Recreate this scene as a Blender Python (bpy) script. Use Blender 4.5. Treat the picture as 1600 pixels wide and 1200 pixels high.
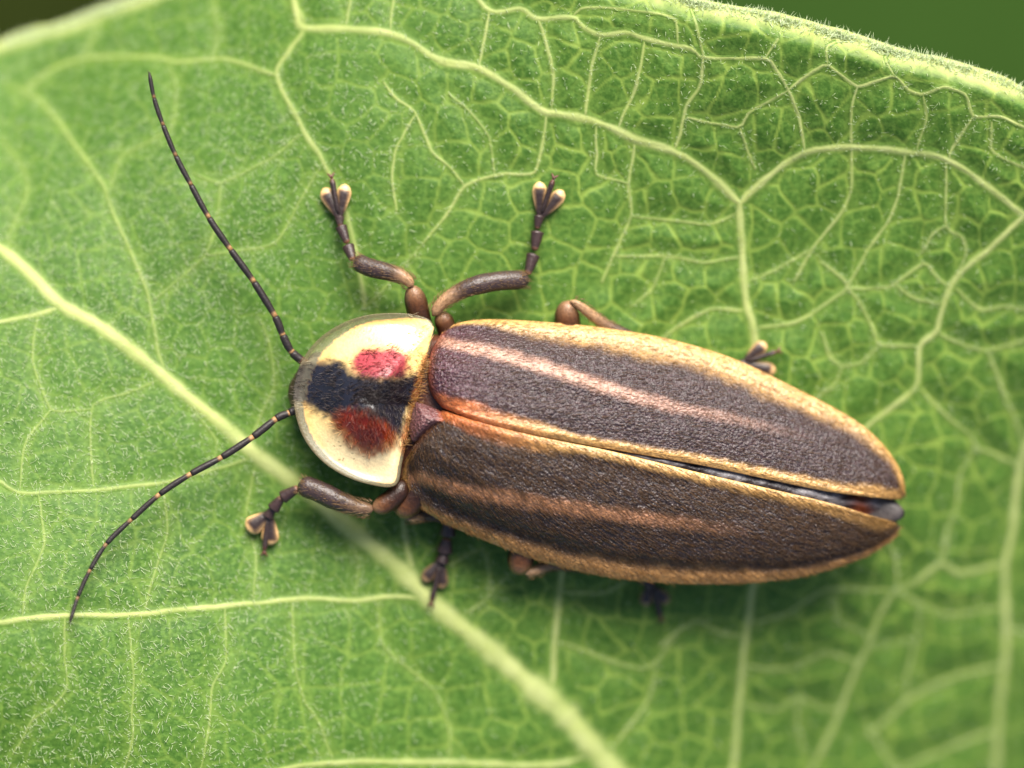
import bpy, math
import numpy as np
from mathutils import Vector

for o in list(bpy.data.objects):
    bpy.data.objects.remove(o)
scene = bpy.context.scene
col = scene.collection
# one scene unit = 1.44 mm (100 photograph pixels at the leaf's height)
scene.unit_settings.scale_length = 0.00144

# ------------------------------------------------------------------ camera
D = 45.0
cam = bpy.data.cameras.new("camera")
cam_o = bpy.data.objects.new("camera", cam)
col.objects.link(cam_o)
cam_o.location = (0, 0, D)
cam.sensor_width = 36.0
cam.lens = 36.0 * D / 16.0
cam.clip_start = 0.5
cam.clip_end = 1000
cam.dof.use_dof = True
cam.dof.focus_distance = D - 1.28
cam.dof.aperture_fstop = 0.033
scene.camera = cam_o

# ------------------------------------------------------------------ sky and sun
SUN_EL = math.radians(43)
SUN_AZ = math.atan2(0.25, 0.97)          # from +Y towards +X
world = bpy.data.worlds.new("World")
scene.world = world
world.use_nodes = True
wn = world.node_tree.nodes
wn.clear()
wo = wn.new("ShaderNodeOutputWorld")
wb = wn.new("ShaderNodeBackground")
ws = wn.new("ShaderNodeTexSky")
ws.sky_type = 'NISHITA'
ws.sun_disc = False
ws.sun_elevation = SUN_EL
ws.sun_rotation = SUN_AZ
ws.dust_density = 3.0
wb.inputs[1].default_value = 0.09
world.node_tree.links.new(ws.outputs[0], wb.inputs[0])
world.node_tree.links.new(wb.outputs[0], wo.inputs[0])
sun = bpy.data.lights.new("sun", 'SUN')
sun.energy = 5.0
sun.angle = math.radians(40)
sun.color = (1.0, 0.95, 0.86)
sun_o = bpy.data.objects.new("sun", sun)
col.objects.link(sun_o)
sd = Vector((math.sin(SUN_AZ) * math.cos(SUN_EL), math.cos(SUN_AZ) * math.cos(SUN_EL), math.sin(SUN_EL)))
sun_o.rotation_euler = sd.to_track_quat('Z', 'Y').to_euler()
sun_o.location = (8, 20, 30)

scene.view_settings.view_transform = 'Standard'
scene.view_settings.look = 'None'
scene.view_settings.exposure = 0.80
scene.view_settings.gamma = 1
scene.render.engine = 'CYCLES'

# ------------------------------------------------------------------ helpers
rng = np.random.default_rng(11)


def lin(*c):
    c = np.array(c, float) / 255.0
    return np.where(c <= 0.04045, c / 12.92, ((c + 0.055) / 1.055) ** 2.4)


def P(px, py, z):
    k = (D - z) / D / 100.0
    return np.stack([(px - 800.0) * k, (600.0 - py) * k, z + 0 * px], -1)


def sstep(a, b, x):
    t = np.clip((x - a) / (b - a), 0, 1)
    return t * t * (3 - 2 * t)


def spline(pts, n):
    p = np.array(pts, float)
    p = np.vstack([2 * p[0] - p[1], p, 2 * p[-1] - p[-2]])
    out = []
    tt = np.linspace(0, 1, 17)[:-1][:, None]
    for i in range(1, len(p) - 2):
        a, b, c, d = p[i - 1], p[i], p[i + 1], p[i + 2]
        out.append(0.5 * (2 * b + (c - a) * tt + (2 * a - 5 * b + 4 * c - d) * tt ** 2 + (3 * b - a - 3 * c + d) * tt ** 3))
    q = np.vstack(out + [p[-2][None]])
    L = np.concatenate([[0], np.cumsum(np.linalg.norm(np.diff(q[:, :2], axis=0), axis=1))])
    s = np.linspace(0, L[-1], n)
    return np.stack([np.interp(s, L, q[:, k]) for k in range(q.shape[1])], -1)


def hash2(i, j, seed=0):
    v = np.sin(i * 127.1 + j * 311.7 + seed * 74.7) * 43758.5453
    return v - np.floor(v)


def vnoise(x, y, seed=0):
    xi, yi = np.floor(x), np.floor(y)
    fx, fy = x - xi, y - yi
    fx, fy = fx * fx * (3 - 2 * fx), fy * fy * (3 - 2 * fy)
    a, b = hash2(xi, yi, seed), hash2(xi + 1, yi, seed)
    c, d = hash2(xi, yi + 1, seed), hash2(xi + 1, yi + 1, seed)
    return (a + (b - a) * fx) * (1 - fy) + (c + (d - c) * fx) * fy


def fnoise(x, y, seed=0, octv=3):
    s, a = 0, 0.5
    for k in range(octv):
        s = s + a * vnoise(x * 2 ** k, y * 2 ** k, seed + k * 7)
        a *= 0.5
    return s / (1 - 0.5 ** octv)


def vor_edge(x, y, seed=0):
    """distance to the nearest cell border of a jittered grid"""
    xi, yi = np.floor(x), np.floor(y)
    f1 = np.full(x.shape, 9.0)
    f2 = np.full(x.shape, 9.0)
    for dx in (-1, 0, 1):
        for dy in (-1, 0, 1):
            cx = xi + dx + 0.1 + 0.8 * hash2(xi + dx, yi + dy, seed)
            cy = yi + dy + 0.1 + 0.8 * hash2(xi + dx, yi + dy, seed + 31)
            d = np.hypot(x - cx, y - cy)
            f2 = np.minimum(f2, np.maximum(f1, d))
            f1 = np.minimum(f1, d)
    return f2 - f1


def mesh_np(name, verts, faces, mats, parent=None, attrs=None, smooth=True):
    """faces: list of int arrays (n,3) or (n,4)"""
    me = bpy.data.meshes.new(name)
    v = np.ascontiguousarray(verts, np.float32)
    me.vertices.add(len(v))
    me.vertices.foreach_set("co", v.ravel())
    loops, starts, off = [], [], 0
    for f in faces:
        f = np.asarray(f, np.int32)
        loops.append(f.ravel())
        starts.append(off + np.arange(len(f)) * f.shape[1])
        off += f.size
    loops = np.concatenate(loops)
    starts = np.concatenate(starts)
    me.loops.add(len(loops))
    me.loops.foreach_set("vertex_index", loops)
    me.polygons.add(len(starts))
    me.polygons.foreach_set("loop_start", starts.astype(np.int32))
    if smooth:
        me.polygons.foreach_set("use_smooth", np.ones(len(starts), bool))
    for k, a in (attrs or {}).items():
        a = np.asarray(a, np.float32)
        if a.ndim == 2:
            at = me.attributes.new(k, 'FLOAT_COLOR', 'POINT')
            at.data.foreach_set("color", np.hstack([a, np.ones((len(a), 1), np.float32)]).ravel())
        else:
            at = me.attributes.new(k, 'FLOAT', 'POINT')
            at.data.foreach_set("value", a)
    me.update(calc_edges=True)
    me.validate()
    me.materials.append(mats)
    o = bpy.data.objects.new(name, me)
    col.objects.link(o)
    o.parent = parent
    return o


def grid_faces(nu, nv, wrap=False, off=0):
    i = np.arange(nu - 1)[:, None]
    j = np.arange(nv if wrap else nv - 1)[None, :]
    jn = (j + 1) % nv
    return off + np.stack([i * nv + j, (i + 1) * nv + j, (i + 1) * nv + jn, i * nv + jn], -1).reshape(-1, 4)


def tube_arrays(pts, rad, n=10, flat=1.0, colf=None):
    p = np.asarray(pts, float)
    r = np.broadcast_to(np.asarray(rad, float), (len(p),))
    T = np.gradient(p, axis=0)
    T /= np.linalg.norm(T, axis=1)[:, None] + 1e-9
    ref = np.array([0, 0, 1.0]) if abs(T[:, 2]).max() < 0.93 else np.array([0.3, 1.0, 0.1])
    S = np.cross(T, ref)
    S /= np.linalg.norm(S, axis=1)[:, None] + 1e-9
    U = np.cross(S, T)
    a = np.linspace(0, 2 * np.pi, n, endpoint=False)
    V = p[:, None] + r[:, None, None] * (np.cos(a)[None, :, None] * S[:, None] + flat * np.sin(a)[None, :, None] * U[:, None])
    v = V.reshape(-1, 3)
    m = len(p)
    f = grid_faces(m, n, True)
    v = np.vstack([v, p[:1], p[-1:]])
    j = np.arange(n)
    c0 = np.stack([np.full(n, m * n), j, (j + 1) % n], -1)
    c1 = np.stack([np.full(n, m * n + 1), (m - 1) * n + (j + 1) % n, (m - 1) * n + j], -1)
    C = None
    if colf is not None:
        t = np.linspace(0, 1, m)
        c = colf(np.repeat(t, n), np.tile(a, m))
        C = np.vstack([c, c[:1], c[-1:]])
    return v, [f, c0, c1], C


def tube(name, pts, rad, mat, parent, n=10, flat=1.0, colf=None):
    v, f, C = tube_arrays(pts, rad, n, flat, colf)
    return mesh_np(name, v, f, mat, parent, {"col": C} if C is not None else None)


def caps(n, k=4):
    """radius profile with rounded ends"""
    t = np.linspace(0, 1, n)
    return np.clip(np.minimum(1, np.sqrt(np.clip(1 - (1 - np.minimum(t, 1 - t) * k).clip(0) ** 2, 0, 1))), 0.12, 1)


def hair_mesh(name, base, dirs, length, rad, mat, parent, curl=0.25, colors=None, side=None):
    """thin three-sided curved spikes"""
    n = len(base)
    d = dirs / (np.linalg.norm(dirs, axis=1)[:, None] + 1e-9)
    if side is None:
        side = rng.normal(size=(n, 3))
    s = np.cross(d, side)
    s /= np.linalg.norm(s, axis=1)[:, None] + 1e-9
    u = np.cross(d, s)
    L = length[:, None]
    R = rad[:, None]
    mid = base + d * L * 0.55 + s * L * curl * 0.35
    tip = base + d * L + s * L * curl
    vs = []
    for c, k in ((base, 1.0), (mid, 0.75)):
        for a in (0, 2.094, 4.189):
            vs.append(c + R * k * (math.cos(a) * s + math.sin(a) * u))
    vs.append(tip)
    V = np.stack(vs, 1).reshape(-1, 3)
    o = np.arange(n)[:, None] * 7
    q = np.concatenate([o + np.array([[a, (a + 1) % 3, 3 + (a + 1) % 3, 3 + a]]) for a in range(3)])
    t = np.concatenate([o + np.array([[3 + a, 3 + (a + 1) % 3, 6]]) for a in range(3)])
    at = {"col": np.repeat(colors, 7, axis=0)} if colors is not None else None
    ob = mesh_np(name, V, [q, t], mat, parent, at)
    ob["kind"] = "stuff"
    return ob


def empty(name, loc):
    o = bpy.data.objects.new(name, None)
    o.empty_display_size = 0.5
    col.objects.link(o)
    o.location = loc
    return o


def tag(o, label, cat, group=None):
    o["label"] = label
    o["category"] = cat
    if group:
        o["group"] = group


# ------------------------------------------------------------------ materials
def mat_new(name):
    m = bpy.data.materials.new(name)
    m.use_nodes = True
    nt = m.node_tree
    nt.nodes.clear()
    out = nt.nodes.new("ShaderNodeOutputMaterial")
    pb = nt.nodes.new("ShaderNodeBsdfPrincipled")
    nt.links.new(pb.outputs[0], out.inputs[0])
    return m, nt, out, pb


def N(nt, t, **kw):
    n = nt.nodes.new(t)
    for k, v in kw.items():
        setattr(n, k, v)
    return n


def noise_node(nt, scale, detail=3, rough=0.5, co=None):
    n = N(nt, "ShaderNodeTexNoise")
    n.inputs["Scale"].default_value = scale
    n.inputs["Detail"].default_value = detail
    n.inputs["Roughness"].default_value = rough
    if co is not None:
        nt.links.new(co, n.inputs["Vector"])
    return n


def mixc(nt, fac, a, b, mode='MIX'):
    n = N(nt, "ShaderNodeMix", data_type='RGBA', blend_type=mode)
    for sock, v in ((n.inputs[0], fac), (n.inputs[6], a), (n.inputs[7], b)):
        if hasattr(v, "is_linked") or hasattr(v, "links"):
            nt.links.new(v, sock)
        elif isinstance(v, (int, float)):
            sock.default_value = v
        else:
            sock.default_value = (*v, 1)
    return n.outputs[2]


def math_node(nt, op, a, b=0.0, c=None, clamp=False):
    n = N(nt, "ShaderNodeMath", operation=op, use_clamp=clamp)
    for i, v in enumerate((a, b, c)):
        if v is None:
            continue
        if isinstance(v, (int, float)):
            n.inputs[i].default_value = v
        else:
            nt.links.new(v, n.inputs[i])
    return n.outputs[0]


def leaf_material():
    m, nt, out, pb = mat_new("leaf")
    geo = N(nt, "ShaderNodeNewGeometry").outputs["Position"]
    vein = N(nt, "ShaderNodeAttribute", attribute_name="vein").outputs["Fac"]
    fine = N(nt, "ShaderNodeAttribute", attribute_name="fine").outputs["Fac"]
    n1 = noise_node(nt, 0.55, 3, 0.55, geo)
    n2 = noise_node(nt, 13.0, 4, 0.65, geo)
    g = mixc(nt, math_node(nt, 'MULTIPLY_ADD', n1.outputs[0], 2.2, -0.6, True), (0.037, 0.104, 0.010), (0.062, 0.148, 0.018))
    g2 = mixc(nt, math_node(nt, 'MULTIPLY_ADD', n2.outputs[0], 4.5, -1.95, True), g, (0.132, 0.25, 0.040))
    g2m = mixc(nt, 0.75, g, g2)
    g3 = mixc(nt, fine, g2m, (0.26, 0.37, 0.062))
    v2 = noise_node(nt, 3.0, 2, 0.5, geo)
    vc = mixc(nt, v2.outputs[0], (0.38, 0.45, 0.11), (0.58, 0.62, 0.26))
    g4 = mixc(nt, vein, g3, vc)
    nt.links.new(g4, pb.inputs["Base Color"])
    pb.inputs["Roughness"].default_value = 0.52
    pb.inputs["Specular IOR Level"].default_value = 0.25
    pb.inputs["Sheen Weight"].default_value = 0.06
    pb.inputs["Sheen Roughness"].default_value = 0.4
    bn = noise_node(nt, 22.0, 3, 0.6, geo)
    bp = N(nt, "ShaderNodeBump")
    bp.inputs["Strength"].default_value = 0.35
    bp.inputs["Distance"].default_value = 0.03
    nt.links.new(bn.outputs[0], bp.inputs["Height"])
    nt.links.new(bp.outputs[0], pb.inputs["Normal"])
    tr = N(nt, "ShaderNodeBsdfTranslucent")
    nt.links.new(mixc(nt, 0.5, g4, (0.25, 0.45, 0.04)), tr.inputs[0])
    mx = N(nt, "ShaderNodeMixShader")
    mx.inputs[0].default_value = 0.18
    nt.links.new(pb.outputs[0], mx.inputs[1])
    nt.links.new(tr.outputs[0], mx.inputs[2])
    nt.links.new(mx.outputs[0], out.inputs[0])
    return m


def hair_material(name, colr, rough=0.35, transl=0.3, attr=False):
    m, nt, out, pb = mat_new(name)
    pb.inputs["Roughness"].default_value = rough
    tr = N(nt, "ShaderNodeBsdfTranslucent")
    if attr:
        a = N(nt, "ShaderNodeAttribute", attribute_name="col").outputs["Color"]
        nt.links.new(a, pb.inputs["Base Color"])
        nt.links.new(a, tr.inputs[0])
    else:
        pb.inputs["Base Color"].default_value = (*colr, 1)
        tr.inputs[0].default_value = (*colr, 1)
    mx = N(nt, "ShaderNodeMixShader")
    mx.inputs[0].default_value = transl
    nt.links.new(pb.outputs[0], mx.inputs[1])
    nt.links.new(tr.outputs[0], mx.inputs[2])
    nt.links.new(mx.outputs[0], out.inputs[0])
    return m


def cuticle_material(name, rough=0.42, spec=0.4, bscale=16.0, bstr=0.5, bdist=0.03, sheen=0.0, vor=False, speck=0.25, clear=False, sss=0.0):
    m, nt, out, pb = mat_new(name)
    geo = N(nt, "ShaderNodeNewGeometry").outputs["Position"]
    a = N(nt, "ShaderNodeAttribute", attribute_name="col").outputs["Color"]
    n1 = noise_node(nt, bscale * 0.9, 3, 0.6, geo)
    bw0 = N(nt, "ShaderNodeRGBToBW")
    nt.links.new(a, bw0.inputs[0])
    sp = math_node(nt, 'MULTIPLY_ADD', bw0.outputs[0], -1.6 * speck if vor else 0.0, speck, True)
    c = mixc(nt, sp, a, mixc(nt, math_node(nt, 'MULTIPLY_ADD', n1.outputs[0], 2.6, -0.8, True), (0.25, 0.22, 0.22), (1.75, 1.7, 1.65)), 'MULTIPLY')
    nt.links.new(c, pb.inputs["Base Color"])
    pb.inputs["Roughness"].default_value = rough
    pb.inputs["Specular IOR Level"].default_value = spec
    pb.inputs["Sheen Weight"].default_value = sheen
    if sss:
        pb.inputs["Subsurface Weight"].default_value = sss
        pb.inputs["Subsurface Radius"].default_value = (0.16, 0.10, 0.05)
        pb.inputs["Subsurface Scale"].default_value = 1.0
    bp = N(nt, "ShaderNodeBump")
    bp.inputs["Strength"].default_value = bstr
    bp.inputs["Distance"].default_value = bdist
    if vor:
        v = N(nt, "ShaderNodeTexVoronoi", feature='SMOOTH_F1')
        v.inputs["Scale"].default_value = bscale
        v.inputs["Randomness"].default_value = 1.0
        nt.links.new(geo, v.inputs["Vector"])
        n3 = noise_node(nt, bscale * 1.7, 2, 0.6, geo)
        h = math_node(nt, 'ADD', math_node(nt, 'MULTIPLY', v.outputs["Distance"], -1.0), math_node(nt, 'MULTIPLY', n3.outputs[0], 0.6))
        nt.links.new(h, bp.inputs["Height"])
    else:
        nt.links.new(n1.outputs[0], bp.inputs["Height"])
    if vor:
        bw = N(nt, "ShaderNodeRGBToBW")
        nt.links.new(a, bw.inputs[0])
        nt.links.new(math_node(nt, 'MULTIPLY_ADD', bw.outputs[0], -2.2, bstr * 1.1, True), bp.inputs["Strength"])
    nt.links.new(bp.outputs[0], pb.inputs["Normal"])
    if clear:
        at = N(nt, "ShaderNodeAttribute", attribute_name="clear").outputs["Fac"]
        tp = N(nt, "ShaderNodeBsdfTransparent")
        tp.inputs[0].default_value = (0.95, 0.95, 0.9, 1)
        mx = N(nt, "ShaderNodeMixShader")
        nt.links.new(math_node(nt, 'MULTIPLY', at, 0.55), mx.inputs[0])
        nt.links.new(pb.outputs[0], mx.inputs[1])
        nt.links.new(tp.outputs[0], mx.inputs[2])
        nt.links.new(mx.outputs[0], out.inputs[0])
    return m


M_leaf = leaf_material()
M_lhair = hair_material("leaf_hair", (0.78, 0.86, 0.58), 0.3, 0.5)
M_elytra = cuticle_material("elytra", 0.36, 0.72, 25.0, 1.0, 0.034, 0.0, True, 0.6)
M_pron = cuticle_material("pronotum", 0.27, 0.5, 26.0, 0.35, 0.02, 0.0, False, 0.16, True, 0.0)
M_leg = cuticle_material("leg", 0.38, 0.5, 26.0, 0.5, 0.02, 0.0, False, 0.4)
M_ant = cuticle_material("antenna", 0.45, 0.35, 30.0, 0.4, 0.02, 0.0, False, 0.3)
M_body = cuticle_material("abdomen", 0.35, 0.5, 14.0, 0.4, 0.03, 0.0, False, 0.3)
M_wing = cuticle_material("hind_wing", 0.42, 0.5, 8.0, 0.8, 0.08, 0.0, False, 0.55)
M_hair = hair_material("pubescence", (0.3, 0.2, 0.1), 0.32, 0.25, True)

# ------------------------------------------------------------------ leaf height field
ctrl = np.array([
    (0, 60, -1.7), (200, 0, -1.2), (400, -70, -.7), (230, 115, -.4), (100, 300, -.05), (0, 400, .25), (250, 560, .62), (100, 750, 1.1),
    (250, 850, 1.02), (0, 1000, 1.7), (300, 1150, 1.25), (500, 300, .6), (850, 300, .62), (500, 0, .35), (800, 0, .8),
    (1100, 40, 1.45), (1300, 80, 1.4), (1600, 180, 1.1), (1400, 250, .7), (1160, 320, .48), (1500, 500, 0),
    (1200, 560, .08), (1600, 800, -1.5), (1430, 810, -.8), (1030, 940, -.4), (690, 900, .08), (400, 840, .45),
    (700, 1100, -.15), (950, 1200, -.75), (1300, 1150, -1.9), (1600, 1200, -3.0), (660, 640, .3), (900, 700, .05),
    (-700, 200, -.8), (-600, 900, .2), (-300, 1700, -1.0), (700, 2300, -2.5), (1900, 2450, -9.5), (2700, 1300, -8.5), (2400, 600, -4.2)], float)
_cp = np.stack([(ctrl[:, 0] - 800) / 100, (600 - ctrl[:, 1]) / 100], -1)


def _tps(r2):
    return 0.5 * r2 * np.log(r2 + 1e-9)


_n = len(ctrl)
_K = _tps(((_cp[:, None] - _cp[None]) ** 2).sum(-1)) + np.eye(_n) * 1.2
_Pm = np.hstack([np.ones((_n, 1)), _cp])
_A = np.block([[_K, _Pm], [_Pm.T, np.zeros((3, 3))]])
_w = np.linalg.solve(_A, np.concatenate([ctrl[:, 2], np.zeros(3)]))


def H0(x, y):
    x = np.asarray(x, float)
    y = np.asarray(y, float)
    z = _w[_n] + _w[_n + 1] * x + _w[_n + 2] * y
    for k in range(_n):
        z = z + _w[k] * _tps((x - _cp[k, 0]) ** 2 + (y - _cp[k, 1]) ** 2)
    return z


def PLxy(px, py):
    px = np.asarray(px, float)
    py = np.asarray(py, float)
    z = np.zeros_like(px)
    for _ in range(4):
        q = P(px, py, z)
        z = H0(q[..., 0], q[..., 1])
    return q[..., 0], q[..., 1], z


# leaf outline as upper and lower curves over x
_e = np.array([(0, 64), (100, 34), (200, -2), (400, -62), (700, -72), (1000, -22), (1100, 2), (1250, 32), (1400, 76), (1600, 138)], float)
ex, ey, _ = PLxy(_e[:, 0], _e[:, 1])
top_pts = np.vstack([[(-15, 4.6), (-14, 4.62), (-12, 4.55), (-10, 4.75)], np.stack([ex, ey], -1), [(12, 2.4), (16, -0.5), (18.4, -4.5), (19.2, -8.5)]])
bot_pts = np.array([(-15, 4.6), (-14.8, 1.5), (-14.3, -2), (-12.4, -8), (-9, -12), (-4, -15.6), (2, -18), (7, -19), (11, -18.8), (15, -16.8), (18, -13), (19, -10), (19.2, -8.5)])
_ts = spline(top_pts, 600)
_bs = spline(bot_pts, 600)
X0, X1 = -15.0, 19.2


def top_y(x):
    return np.interp(x, np.maximum.accumulate(_ts[:, 0]), _ts[:, 1])


def bot_y(x):
    return np.interp(x, np.maximum.accumulate(_bs[:, 0]), _bs[:, 1])


# ------------------------------------------------------------------ traced veins: (points in photo pixels, half width start, end)
VE = []


def V(w0, w1, *pts, b=1.0):
    VE.append((np.array(pts, float), w0, w1, b))


MID = [(-620, 140), (-300, 225), (-120, 310), (0, 388), (50, 430), (95, 475), (160, 512), (235, 570), (300, 625), (350, 665), (400, 710), (470, 760), (540, 820), (620, 885),
       (680, 945), (760, 1010), (830, 1070), (880, 1112), (925, 1165), (965, 1210), (1150, 1400), (1450, 1800), (1900, 2440)]
# secondaries
V(9, 9, (455, -40), (463, 20), (475, 43), (540, 45), (600, 50), (640, 65), (690, 95), (745, 105), (790, 130), (845, 172), (870, 178), (930, 190), (1000, 220), (1050, 235), (1100, 265), (1155, 318))
V(9, 8, (1155, 318), (1158, 360), (1160, 400), (1165, 470), (1176, 505), (1182, 545), (1192, 640), (1190, 780), (1178, 900), (1170, 960), (1163, 1010), (1155, 1100), (1143, 1210), (1100, 1420))
V(8, 7, (1155, 318), (1190, 285), (1255, 240), (1330, 230), (1420, 238), (1480, 250), (1530, 282), (1600, 337), (1660, 390))
V(7, 6, (1600, 337), (1545, 390), (1516, 412), (1485, 447), (1468, 498), (1462, 518), (1438, 542), (1433, 599), (1397, 633), (1357, 665), (1300, 720))
V(10, 11, (1680, 500), (1625, 640), (1594, 727), (1582, 830), (1570, 890), (1572, 1000), (1562, 1100), (1555, 1210), (1540, 1400))
V(6, 7, (455, -5), (475, 43), (452, 80), (433, 118), (470, 195), (510, 262), (540, 330), (562, 420), (570, 480), b=.62)
V(5, 7, (34, 145), (81, 108), (135, 90), (236, 88), (280, 96), (354, 92), (433, 118), b=.55)
V(5, 6, (20, 135), (60, 155), (98, 199), (135, 250), (162, 290), (179, 337), (205, 395), (233, 467), (246, 545), (262, 592), b=.42)
V(6, 4, (97, 478), (60, 490), (0, 502), (-80, 505))
V(5, 6, (-40, 745), (0, 752), (30, 770), (150, 765), (250, 755), (330, 735), (400, 712), b=.6)
V(6, 6, (-60, 978), (0, 972), (100, 961), (200, 960), (300, 951), (400, 942), (480, 935), (550, 938), (630, 932), (690, 948))
V(6, 8, (420, 1205), (480, 1195), (560, 1190), (650, 1190), (740, 1192), (860, 1195), (930, 1178), b=.9)
V(8, 7, (862, 1085), (864, 1040), (867, 997), (873, 940), (878, 900), (882, 840), (890, 700))
V(8, 6, (646, 905), (638, 865), (632, 830), (630, 780), (628, 700))
# right hand network
T = lambda *p, w=4.5, b=.75: V(w, w, *p, b=b)
T((1160, 485), (1110, 482), (1060, 510), (1020, 540))
T((1182, 512), (1242, 505), (1296, 471), (1323, 451), (1320, 437), (1279, 407))
T((1323, 451), (1347, 407), (1357, 388), (1387, 348), (1404, 304), (1414, 240))
T((1323, 451), (1364, 451), (1397, 444), (1445, 410), (1468, 437), (1485, 447))
T((1397, 444), (1431, 467), (1470, 474))
T((1323, 452), (1340, 467), (1364, 511), (1374, 538), (1435, 541))
T((1374, 538), (1347, 565), (1316, 572), (1296, 555), (1284, 518))
T((1316, 572), (1306, 599), (1276, 622))
T((1463, 518), (1505, 538), (1543, 548), (1600, 532), (1640, 520))
T((1543, 550), (1560, 589), (1570, 619), (1583, 646), (1604, 700))
T((1436, 606), (1485, 656), (1516, 677), (1526, 700), (1556, 710), (1592, 728))
T((1524, 702), (1499, 741), (1495, 788), (1480, 830), (1470, 880))
T((1492, 450), (1532, 484), (1573, 478), (1620, 488))
T((1087, 81), (1100, 91), (1195, 91), (1208, 101), (1232, 142), (1249, 182), (1257, 236), w=5, b=.9)
T((1098, 92), (1094, 135), (1073, 165), (1063, 209), (1052, 236), w=5, b=.9)
T((1232, 140), (1276, 108), (1293, 101), (1340, 135), (1397, 118), (1421, 142), (1441, 148), (1478, 135), (1509, 148), (1522, 182), (1563, 182), (1610, 203), w=5, b=.9)
T((1340, 135), (1330, 169), (1331, 230), (1330, 297), (1316, 331), (1269, 388), (1240, 440))
T((1441, 148), (1448, 186), (1431, 238))
T((1520, 184), (1500, 212), (1485, 236), (1483, 250))
T((1549, 190), (1549, 233), (1575, 252), (1610, 265))
T((1230, 142), (1171, 175), (1154, 199), (1073, 184), w=4)
T((1156, 200), (1168, 235), (1180, 265), w=4)
T((1478, 250), (1479, 300), (1478, 354), (1505, 371), (1509, 398), (1490, 440), w=4)
T((1478, 354), (1458, 364), (1440, 395), w=4)
T((1293, 101), (1290, 74), (1310, 62), w=4)
T((1100, 91), (1088, 40), (1080, 10), w=4)
T((1195, 91), (1215, 62), (1225, 40), w=4)
T((1397, 118), (1385, 90), (1400, 72), w=4)
# top centre
T((735, -20), (766, 17), (813, 14), (840, 30), (894, 27), (911, 41), (938, 54), (979, 51), (1009, 61), (1070, 74), (1087, 81), w=6, b=.9)
T((764, 18), (758, 55), (749, 100), w=5)
T((840, 30), (854, 67), (864, 118), (862, 172), w=5)
T((938, 55), (925, 101), (918, 150), (915, 185), w=5)
T((1008, 62), (1000, 110), (992, 142), (972, 182), (965, 202), w=5)
T((894, 27), (911, 12), (970, 14), (1053, 27), (1060, 72), w=4)
T((854, 175), (850, 210), (844, 243), (834, 270), (773, 273), (726, 290), (699, 334), (660, 380), w=5)
T((598, 128), (620, 155), (648, 175), (675, 236), (712, 270), (726, 290), w=4)
T((648, 180), (621, 226), (612, 280), (620, 330), w=4)
T((992, 215), (988, 250), (982, 287), (986, 337), (959, 398), (940, 440), w=4.5)
T((931, 190), (932, 240), (932, 272), (982, 287), w=4)
T((700, 145), (740, 180), (765, 215), (773, 273), w=3.5, b=.5)
T((540, 45), (545, 15), (550, -30), w=5, b=.6)
T((610, 50), (612, 20), (620, -40), w=4, b=.6)
T((1160, 330), (1110, 350), (1060, 345), (986, 337), w=4, b=.6)
T((1160, 400), (1100, 410), (1040, 400), (960, 400), w=4, b=.6)
T((1165, 440), (1215, 420), (1269, 388), w=4, b=.6)
T((1040, 400), (1020, 450), (985, 480), w=4, b=.6)
# lower right, blurred
T((1568, 880), (1500, 895), (1470, 880), (1430, 910), (1400, 922), (1375, 960), (1360, 1000), (1335, 1050), (1320, 1090), (1300, 1140), (1262, 1215), w=7, b=.8)
T((1400, 922), (1440, 942), (1480, 962), (1570, 948), w=5)
T((1564, 1040), (1500, 1055), (1440, 1080), (1400, 1110), (1355, 1150), w=6)
T((1352, 1130), (1385, 1180), (1405, 1215), w=5)
T((1558, 1140), (1480, 1170), (1400, 1205), w=6)
T((1160, 1040), (1230, 1045), (1290, 1020), (1345, 1038), w=5)
T((1030, 1010), (1060, 985), (1090, 970), (1130, 990), (1166, 995), w=5)
T((1170, 975), (1230, 958), (1265, 935), (1300, 920), (1395, 922), w=4.5)
T((1380, 830), (1400, 870), (1402, 920), w=5)
T((1470, 880), (1478, 845), (1480, 830), w=5)
T((1165, 1100), (1210, 1110), (1250, 1090), (1290, 1110), (1312, 1105), w=4.5, b=.6)
T((1300, 920), (1310, 970), (1362, 995), w=4, b=.55)
T((1250, 1090), (1245, 1130), (1260, 1180), w=4, b=.55)
T((1570, 980), (1610, 990), w=5)
T((1440, 945), (1430, 1000), (1418, 1050), (1415, 1095), w=4.5, b=.6)
T((1430, 1000), (1360, 1010), w=4, b=.5)
T((876, 925), (940, 927), (980, 908), w=4.5)
T((868, 1000), (935, 1025), (1000, 1045), (1025, 1035), (1060, 985), w=4.5, b=.65)
T((1025, 1040), (1015, 1090), (985, 1130), (960, 1165), w=4.5, b=.6)
T((766, 930), (790, 900), (830, 880), w=4, b=.5)
T((700, 885), (725, 870), (757, 858), (766, 930), (720, 965), w=4, b=.5)
# left side, faint
F = lambda *p: V(3.4, 3.4, *p, b=.33)
F((101, 962), (101, 1024), (105, 1075), (84, 1102), (51, 1126), (20, 1180))
F((200, 962), (209, 1055), (206, 1116), (209, 1149), (195, 1200))
F((352, 948), (354, 1031), (331, 1072), (327, 1132), (315, 1200))
F((455, 940), (462, 1045), (476, 1095), (499, 1129), (520, 1188))
F((590, 938), (600, 1010), (680, 1080), (700, 1130), (705, 1190))
F((408, 501), (422, 542), (428, 602), (415, 632), (390, 690))
F((250, 592), (205, 612), (145, 633), (142, 704), (146, 764))
F((0, 215), (37, 263), (44, 297), (13, 371), (20, 400))
F((262, 98), (275, 130), (268, 200), (190, 245), (170, 300))
F((330, 98), (340, 60), (335, 0))
F((345, 285), (340, 340), (320, 400), (240, 470))
F((470, 210), (420, 250), (345, 285), (300, 270))
F((500, 262), (465, 320), (430, 380), (320, 400))
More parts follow.
